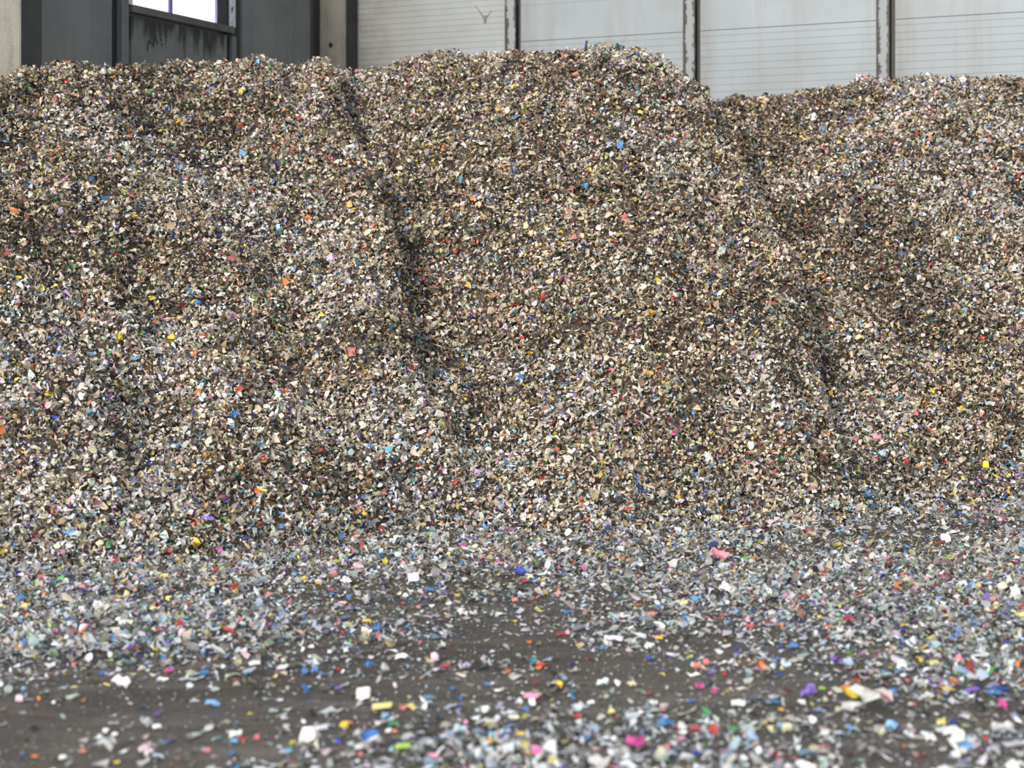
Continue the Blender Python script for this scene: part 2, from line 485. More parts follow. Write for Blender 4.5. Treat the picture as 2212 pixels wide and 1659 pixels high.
# crest lines of the front heaps and of the rear heap, as the bumps run along the top
TOP = {'main': K(-600,190, -150,178, 0,170, 27,161, 51,146, 61,142, 87,148, 101,145, 119,137, 145,133, 170,136, 195,139, 217,143, 246,143, 268,137, 307,139, 340,139, 362,135, 380,130, 401,128, 416,134, 448,135,
   470,136, 506,134, 521,127, 539,121, 564,121, 586,127, 597,135, 615,141, 629,143, 651,136, 673,129, 691,124, 705,128, 720,139, 734,149, 770,152, 796,150, 830,147, 852,139, 870,128, 899,119, 935,113, 971,109,
   989,109, 1007,118, 1022,121, 1044,116, 1076,114, 1109,112, 1148,111, 1170,115, 1206,109, 1224,109, 1264,109, 1279,100, 1297,96, 1322,98, 1351,103, 1387,108, 1409,113, 1431,125, 1459,145, 1481,165, 1496,178, 1540,226, 1570,285),
 'rear': K(1530,222, 1557,215, 1571,208, 1600,207, 1615,211, 1643,205, 1665,209, 1712,203, 1737,196, 1774,192, 1795,187, 1832,187, 1842,176, 1868,166, 1889,166, 1904,174, 1936,170, 1973,166, 1998,160, 2020,164,
   2041,169, 2074,167, 2099,168, 2128,171, 2157,166, 2182,166, 2212,173, 2300,176, 2500,190, 3000,215)}
FIXX = np.arange(-600, 3001, 9.0)
FIX = {'main': np.zeros(len(FIXX)), 'rear': np.zeros(len(FIXX))}
def crest_fix(g, X, Y):
    a = X/np.maximum(Y,1)*FOCAL + CX
    if g == 'rear': yc = np.interp(a, *LOBES['rear']['depth'])
    else: yc = np.where(a < 728, np.interp(a, *LOBES['left']['depth']), np.interp(a, *LOBES['middle']['depth']))
    return np.interp(a, FIXX, FIX[g])*Y/FOCAL*np.exp(-((Y-yc)/0.7)**2)
def heap_main(X, Y):
    p = h_main(X,Y)
    return with_relief(p + fillet(p, lobe('rear',X,Y)), X, Y) + crest_fix('main', X, Y)
def heap_rear(X, Y):
    p = lobe('rear',X,Y)
    return with_relief(p + fillet(p, h_main(X,Y)), X+7.3, Y+3.1) + crest_fix('rear', X, Y)
for it in range(4):
    for g, fn in (('main', heap_main), ('rear', heap_rear)):
        x0, x1 = TOP[g][0][0], TOP[g][0][-1]
        AA, YY = np.meshgrid(FIXX, np.arange(10.5, 17.5, 0.04), indexing='ij')
        Z = fn((AA-CX)/FOCAL*YY, YY)
        sil = (HY-(Z-EYE)/YY*FOCAL).min(1)
        e = sil - (np.interp(FIXX, *TOP[g]) + 4)
        e[(FIXX < x0) | (FIXX > x1)] = 0
        FIX[g] += 0.9*e
def height(X, Y): return np.maximum(np.maximum(heap_main(X,Y), heap_rear(X,Y)), 0)
def normal_of(fn, X, Y, e=0.05):
    gx = (fn(X+e,Y)-fn(X-e,Y))/(2*e); gy = (fn(X,Y+e)-fn(X,Y-e))/(2*e)
    n = np.stack([-gx,-gy,np.ones_like(gx)], -1)
    return n/np.linalg.norm(n, axis=1, keepdims=True)

# ---- flakes
PAL_HEAP = [  # sRGB colour, share
 ((184,168,140),14), ((202,186,158),13), ((160,146,122),11), ((134,120,100),8), ((214,206,190),9), ((224,216,204),6),
 ((112,98,80),7), ((86,75,62),6), ((62,55,48),5), ((42,40,42),5), ((52,58,74),3.0), ((136,142,146),4), ((168,174,174),4),
 ((236,234,230),4), ((250,250,250),1.4), ((190,162,152),3), ((152,118,102),1.6), ((148,160,150),2), ((108,52,48),1.0),
 ((230,186,56),0.7), ((238,204,70),0.45), ((216,124,64),0.5), ((196,58,52),0.45), ((226,126,122),0.6), ((70,120,180),0.8), ((104,160,204),0.7),
 ((52,72,140),0.8), ((50,96,110),0.9), ((86,150,96),0.35), ((160,196,90),0.25), ((110,88,150),0.45), ((176,158,200),0.7), ((206,100,150),0.25)]
PAL_PALE = [  # loads with much white and grey film
 ((206,204,202),14), ((224,222,220),12), ((184,182,180),10), ((160,158,156),7), ((240,240,242),7), ((252,252,252),2.5), ((196,186,170),8), ((176,160,136),6),
 ((120,114,108),5), ((84,80,76),4), ((52,50,52),3.5), ((176,190,206),4), ((150,172,196),2), ((206,190,206),2.5), ((222,196,196),2),
 ((230,190,70),0.6), ((216,124,70),0.5), ((200,70,66),0.5), ((70,120,190),0.9), ((100,164,206),0.8), ((60,76,150),0.6), ((60,116,120),0.5), ((96,160,104),0.3), ((126,100,170),0.5)]
PAL_DARK = [  # dark loads
 ((132,118,98),12), ((104,92,76),14), ((82,72,60),13), ((62,56,50),11), ((44,42,42),8), ((150,138,118),9), ((176,162,140),7), ((204,194,176),5), ((70,84,84),4), ((56,62,78),4),
 ((232,230,226),2.2), ((110,66,58),2), ((226,182,60),0.5), ((190,66,58),0.5), ((70,110,160),0.8), ((60,110,104),0.8)]
PAL_FLOOR = [
 ((186,187,186),14), ((206,209,212),11), ((164,167,168),12), ((142,143,142),9), ((184,178,164),7), ((200,194,180),5), ((234,236,240),6.5), ((252,252,252),2.4),
 ((118,114,106),8), ((86,82,76),7), ((54,54,58),5), ((172,190,206),5), ((148,174,200),3), ((174,196,188),2.4), ((208,198,212),2.4),
 ((222,186,190),1.4), ((226,202,80),0.9), ((214,200,130),1.8), ((216,130,74),0.7), ((200,70,66),0.8), ((224,124,126),0.8), ((70,120,192),1.5),
 ((100,164,214),1.3), ((58,76,160),0.8), ((60,120,124),0.9), ((96,166,104),0.5), ((170,204,104),0.45), ((126,96,176),0.7), ((212,110,170),0.4), ((122,60,58),1.0)]
def pick_colours(pal, n):
    c = lin(np.array([p[0] for p in pal]))
    if pal is PAL_FLOOR: c = c*np.array([0.90,0.905,0.925])      # slightly darker and cooler
    w = np.array([p[1] for p in pal], float); w /= w.sum()
    k = rng.choice(len(pal), n, p=w)
    col = c[k] * np.exp(rng.normal(0, 0.16, (n,1))) * np.exp(rng.normal(0, 0.05, (n,3)))
    return np.clip(col, 0.004, 0.93)
NT = 40
_tr = np.random.default_rng(11)
TEMPL = np.zeros((NT, 7, 2))
for k in range(NT):
    ang = np.sort((np.arange(6) + _tr.uniform(-0.38,0.38,6))/6*2*math.pi)
    r = _tr.uniform(0.62,1.12,6)*0.5
    TEMPL[k,1:,0] = np.cos(ang)*r; TEMPL[k,1:,1] = np.sin(ang)*r
    TEMPL[k,0] = _tr.uniform(-0.08,0.08,2)
TEMPL4 = np.zeros((NT, 5, 2))
for k in range(NT):
    ang = np.sort((np.arange(4) + _tr.uniform(-0.3,0.3,4))/4*2*math.pi); r = _tr.uniform(0.7,1.15,4)*0.5
    TEMPL4[k,1:,0] = np.cos(ang)*r; TEMPL4[k,1:,1] = np.sin(ang)*r
def flake_mesh(P, Nn, length, width, curl, rim=6):
    """a fan of rim triangles per flake: an irregular petal, bent along its length"""
    n = len(P)
    TRI = np.array([(0,i,i % rim+1) for i in range(1,rim+1)])
    T = rng.normal(size=(n,3)); T -= (T*Nn).sum(1,keepdims=True)*Nn; T /= np.linalg.norm(T,axis=1,keepdims=True)
    B = np.cross(Nn, T)
    k = rng.integers(0, NT, n)
    xy = (TEMPL if rim == 6 else TEMPL4)[k]
    x, y = xy[...,0], xy[...,1]
    zz = curl[:,None]*(x*x*2.2 - 0.18) + 0.12*rng.normal(size=x.shape)*0.6 + 0.35*curl[:,None]*x*y*rng.normal(size=(n,1))
    V = P[:,None,:] + x[...,None]*length[:,None,None]*T[:,None,:] + y[...,None]*width[:,None,None]*B[:,None,:] + (zz*length[:,None])[...,None]*Nn[:,None,:]
    F = (np.arange(n)[:,None,None]*(rim+1) + TRI[None]).reshape(-1,3)
    return V.reshape(-1,3), F
def stuff_mesh(name, blocks, mats):
    """blocks: (V, F, vertex colours, material index)"""
    V = np.concatenate([b[0] for b in blocks]); off = 0; Fs, Ms = [], []
    for b in blocks:
        Fs.append(b[1]+off); Ms.append(np.full(len(b[1]), b[3])); off += len(b[0])
    F = np.concatenate(Fs).astype(np.int32); Mi = np.concatenate(Ms).astype(np.int32)
    C = np.concatenate([b[2] for b in blocks])
    me = bpy.data.meshes.new(name)
    me.vertices.add(len(V)); me.vertices.foreach_set('co', V.astype(np.float32).ravel())
    me.loops.add(F.size); me.loops.foreach_set('vertex_index', F.ravel())
    me.polygons.add(len(F)); me.polygons.foreach_set('loop_start', np.arange(0, F.size, 3, dtype=np.int32))
    me.polygons.foreach_set('material_index', Mi)
    me.polygons.foreach_set('use_smooth', np.ones(len(F), dtype=bool))
    me.update(calc_edges=True)
    a = me.color_attributes.new('flake_colour', 'FLOAT_COLOR', 'POINT')
    a.data.foreach_set('color', np.concatenate([C, np.ones((len(C),1))], 1).astype(np.float32).ravel())
    for mm in mats: me.materials.append(mm)
    o = bpy.data.objects.new(name, me); COL.objects.link(o)
    return o

def sizes(n, med=0.031, sg=0.38):
    L = med*np.exp(rng.normal(0, sg, n)); W = L*rng.uniform(0.42, 0.86, n)
    s = rng.random(n) < 0.16                                # thin strips
    L[s] *= 1.6; W[s] = L[s]*rng.uniform(0.10, 0.22, s.sum())
    big = rng.random(n) < 0.012
    L[big] *= 1.7; W[big] *= 1.7
    f = np.minimum(1, (0.078 if med < 0.0315 else 0.10)/L); L *= f; W *= f
    return L, W

def core(fn, x0, x1, y0, y1, step=0.07, sink=0.03):
    xs = np.arange(x0, x1, step); ys = np.arange(y0, y1, step)
    X, Y = np.meshgrid(xs, ys)
    Z = fn(X, Y) - sink - 0.02
    keep = Z > -0.12
    Z = np.maximum(Z, -0.02)
    V = np.stack([X,Y,Z], -1).reshape(-1,3)
    ny, nx = X.shape
    i = (np.arange(ny-1)[:,None]*nx + np.arange(nx-1)[None]).ravel()
    kk = keep.ravel(); ok = kk[i] & kk[i+1] & kk[i+nx] & kk[i+nx+1] 
    i = i[ok]
    F = np.concatenate([np.stack([i,i+1,i+nx+1],1), np.stack([i,i+nx+1,i+nx],1)])
    used = np.unique(F); remap = np.full(len(V), -1); remap[used] = np.arange(len(used))
    return V[used], remap[F], np.full((len(used),3), 0.08), 1

def wall_ok(X, Y, m=0.10):
    """inside the hall, clear of both walls"""
    dl = (X-SC*-1.863)*0.908 + (Y-SC*17.134)*-0.418
    db = (X-SC*-1.5725)*-0.416 + (Y-SC*17.0)*-0.909
    return (dl > m) & (db > m)

def heap_flakes(fn, other, n_try, x0, x1, y0, y1, crest_lobes, pxlo, pxhi):
    X = rng.uniform(x0, x1, n_try); Y = rng.uniform(y0, y1, n_try)
    Z = fn(X, Y)
    a = X/Y*FOCAL + CX
    lim = np.max([np.interp(a, *LOBES[l]['depth']) for l in crest_lobes], axis=0)
    ok = (Z > 0.0) & (Z > other(X,Y)-0.12) & (a > pxlo) & (a < pxhi) & (Y < lim+1.1) & wall_ok(X, Y)
    X, Y, Z = X[ok], Y[ok], Z[ok]
    nn = normal_of(fn, X, Y)
    # even spread over the sloping skin, not over its plan; thinner behind the crest
    w = np.minimum(1/nn[:,2], 2.2)/2.2
    lim = lim[ok]; w = np.where(Y > lim+0.25, w*0.35, w)
    ok = rng.random(len(X)) < w
    return X[ok], Y[ok], Z[ok], nn[ok]

def heap_object(name, fn, other, n_try, box, lobes, pxr, corebox):
    X, Y, Z, nn = heap_flakes(fn, other, n_try, *box, lobes, *pxr)
    n = len(X)
    P = np.stack([X,Y,Z],1) + nn*(rng.uniform(-0.034, 0.034, n)[:,None])
    No = nn + rng.normal(0, 0.62, (n,3)); No /= np.linalg.norm(No,axis=1,keepdims=True)
    L, W = sizes(n)
    a = X/Y*FOCAL + CX
    far = (a < -60) | (a > 2272) | (Y > 16.2)                  # beside the frame: fewer and simpler pieces
    drop = far & (rng.random(n) < 0.42)
    L[far] *= 1.25; W[far] *= 1.25
    curl = rng.normal(0, 0.75, n)
    s1, s2 = ~far, far & ~drop
    V, F = flake_mesh(P[s1], No[s1], L[s1], W[s1], curl[s1])
    Vf, Ff = flake_mesh(P[s2], No[s2], L[s2], W[s2], curl[s2], 4)
    col = pick_colours(PAL_HEAP, n)
    # loads tipped one over another: paler and darker pockets
    f = 0.6*vnoise(X*0.8+3.1, (Y+Z)*0.9, 21) + 0.4*vnoise(X*2.4, (Y+Z)*2.6, 22)
    pale = rng.random(n) < np.clip((f-0.14)*1.8, 0, 0.5)
    col[pale] = pick_colours(PAL_PALE, pale.sum())
    g = 0.5*vnoise(X*1.3+9, (Y+Z)*1.2, 23) + 0.5*vnoise(X*4.2, (Y+Z)*4.6, 24)
    dk = rng.random(n) < np.clip((g-(0.14 if fn is heap_main else -0.06))*2.0, 0, 0.7)
    col[dk] = pick_colours(PAL_DARK, dk.sum())
    # towards the toe the pieces are cleaner, like those on the floor
    toe = np.clip(1-(Z/0.4), 0, 1)*0.65
    sw = rng.random(n) < toe
    col[sw] = pick_colours(PAL_FLOOR, sw.sum())
    c = core(fn, *corebox)
    ok = wall_ok(c[0][:,0], c[0][:,1], 0.02)
    fk = ok[c[1]].all(1); c = (c[0], c[1][fk], c[2], 1)
    o = stuff_mesh(name, [(V, F, np.repeat(col[s1], 7, 0), 0), (Vf, Ff, np.repeat(col[s2], 5, 0), 0), c], [M['flake'], M['core']])
    open('/tmp/cnt','a').write(f'{name} {s1.sum()} {s2.sum()}\n')
    return o
TRY = 1.0
hm = heap_object('shredded_plastic_heap', heap_main, heap_rear, int(1080000*TRY), (-8.2, 4.2, 8.0, 16.6), ('left','middle'), (-1000, 1900), (-8.6, 4.4, 8.4, 19, 0.07))
tag(hm, 'broad tan heap of shredded plastic flakes, tallest in the middle, against grey panels', 'heap', kind='stuff')
hr = heap_object('shredded_plastic_heap', heap_rear, heap_main, int(820000*TRY), (0.6, 10.4, 10.2, 17.2), ('rear',), (1400, 3150), (0.3, 11.0, 10.0, 18.5, 0.07))
tag(hr, 'darker lower heap of shredded plastic flakes behind right flank of the tallest heap', 'heap', kind='stuff')

# ---- litter on the floor
CPX = np.array([0,280,550,830,1100,1380,1660,1930,2212.])
CPY = np.array([1060,1120,1150,1200,1250,1290,1330,1370,1410,1450,1490,1530,1570,1610,1659,1720.])
COV = np.array([
 [1]*9, [1,1,1,1,1,1,1,.95,.9], [1,1,1,1,1,1,.8,.5,.7], [1,1,1,1,1,.88,.7,.9,1],
 [1,1,.9,.75,.7,.88,.97,1,1],
 [.92,.88,.8,.55,.55,.8,.92,1,1], [.97,.97,.82,.42,.45,.6,.86,.97,1], [.97,1,.92,.52,.36,.45,.66,.92,.97],
 [.92,.96,.8,.4,.28,.35,.45,.7,.84], [.5,.62,.38,.36,.34,.3,.4,.72,.72], [.48,.25,.2,.26,.3,.38,.34,.62,.58],
 [.13,.10,.16,.27,.33,.38,.33,.48,.48], [.15,.18,.22,.3,.48,.52,.42,.4,.48], [.25,.24,.3,.44,.68,.66,.52,.36,.44],
 [.3,.34,.4,.52,.8,.62,.52,.45,.62], [.3,.34,.4,.5,.7,.6,.5,.45,.6]])
def coverage(X, Y):
    px = X/Y*FOCAL+CX; py = HY+EYE*FOCAL/Y
    u = np.interp(px, CPX, np.arange(9)); v = np.interp(py, CPY, np.arange(16))
    i = np.minimum(u.astype(int), 7); j = np.minimum(v.astype(int), 14); fu, fv = u-i, v-j
    c = (COV[j,i]*(1-fu)+COV[j,i+1]*fu)*(1-fv) + (COV[j+1,i]*(1-fu)+COV[j+1,i+1]*fu)*fv
    nz = 0.55*vnoise(X*2.2, Y*3.6, 7) + 0.45*vnoise(X*5.5, Y*8.0, 8)
    return np.clip(c*(1+0.75*nz*(1.25-c)), 0, 1)
n = 275000
X = rng.uniform(-5.4, 6.2, n); Y = rng.uniform(4.9, 12.0, n)
px = X/Y*FOCAL+CX
hz = np.maximum(heap_main(X,Y), heap_rear(X,Y))
c = coverage(X, Y)
ok = (np.abs(px-CX) < 2000) & ((np.abs(px-CX) < 1180) | (rng.random(n) < 0.5)) & (hz < 0.06) & (rng.random(n) < c**2.1) & wall_ok(X, Y)
X, Y, c = X[ok], Y[ok], c[ok]; n = len(X)
L, W = sizes(n, 0.029, 0.46)
near = np.clip((7.6-Y)/1.6, 0, 1); L *= 1+0.16*near; W *= 1+0.14*near     # the lorry track in front carries more film
sp = rng.random(n) < 0.25; L[sp] *= 0.5; W[sp] *= 0.5
No = np.stack([np.zeros(n),np.zeros(n),np.ones(n)],1) + rng.normal(0,1,(n,3))*(0.16+0.34*c**2)[:,None]
No[:,2] = np.abs(No[:,2]); No /= np.linalg.norm(No,axis=1,keepdims=True)
P = np.stack([X, Y, 0.006 + 0.25*L*np.sqrt(np.maximum(0,1-No[:,2]**2)) + rng.uniform(0,1,n)*0.035*c**3], 1)
V1, F1 = flake_mesh(P, No, L, W, rng.normal(0,0.35,n))
V1[:,2] = np.maximum(V1[:,2], 0.002)
C1 = pick_colours(PAL_FLOOR, n)
wh = rng.random(n) < 0.15*near; C1[wh] = lin((214,218,226))*np.exp(rng.normal(0,0.12,(wh.sum(),1)))
C1 = np.clip(C1, 0, 0.93)
br = rng.random(n) < 0.25*np.clip((Y-8.2)/1.5,0,1); C1[br] = pick_colours(PAL_HEAP, br.sum())
# crumbs
m2 = 60000
X2 = rng.uniform(-3.6, 3.8, m2); Y2 = rng.uniform(4.9, 9.6, m2)
ok = (rng.random(m2) < 0.15+0.85*coverage(X2,Y2)) & (np.maximum(heap_main(X2,Y2), heap_rear(X2,Y2)) < 0.05)
X2, Y2 = X2[ok], Y2[ok]; m2 = len(X2)
L2 = 0.009*np.exp(rng.normal(0,0.4,m2))
N2 = np.stack([np.zeros(m2),np.zeros(m2),np.ones(m2)],1)+rng.normal(0,0.25,(m2,3)); N2 /= np.linalg.norm(N2,axis=1,keepdims=True)
V2, F2 = flake_mesh(np.stack([X2,Y2,np.full(m2,0.004)],1), N2, L2, L2*0.6, rng.normal(0,0.3,m2), 4)
V2[:,2] = np.maximum(V2[:,2], 0.001)
C2 = pick_colours(PAL_FLOOR, m2)
lt = stuff_mesh('plastic_litter', [(V1,F1,np.repeat(C1,7,0),0),(V2,F2,np.repeat(C2,5,0),0)], [M['flake']])
open('/tmp/cnt','a').write(f'litter {n} {m2}\n')
tag(lt, 'loose shredded plastic flakes strewn over the dirty concrete floor before the heaps', 'litter', kind='stuff')
# ------------------------------------------------------------------ single scraps one can pick out
RGB = dict(white=(250,249,252), cream=(232,222,190), yellow=(246,214,30), paleyellow=(236,226,130), gold=(232,170,36), ochre=(176,138,52), olive=(176,168,70), orange=(238,132,44),
  coral=(232,120,104), red=(212,48,48), crimson=(190,34,72), pink=(242,150,186), palepink=(244,214,226), magenta=(208,50,140), purple=(112,78,186), lavender=(196,190,226),
  navy=(36,44,110), royal=(48,70,214), blue=(52,122,206), sky=(112,184,236), teal=(58,150,150), steel=(84,128,160), green=(48,160,84), lime=(160,214,70), black=(26,26,32), grey=(186,188,190), tan=(190,166,120), brown=(150,80,60))
WORD = dict(paleyellow='pale yellow', gold='golden yellow', palepink='pinkish white', navy='navy blue', royal='royal blue', sky='sky blue', steel='steel blue', lime='lime green', grey='clear grey', coral='coral pink', olive='olive yellow')
SHAPE = dict(u='strip', f='flake', c='curled flake', s='strip', w='crumpled film scrap', k='chunky piece', q='square flake')
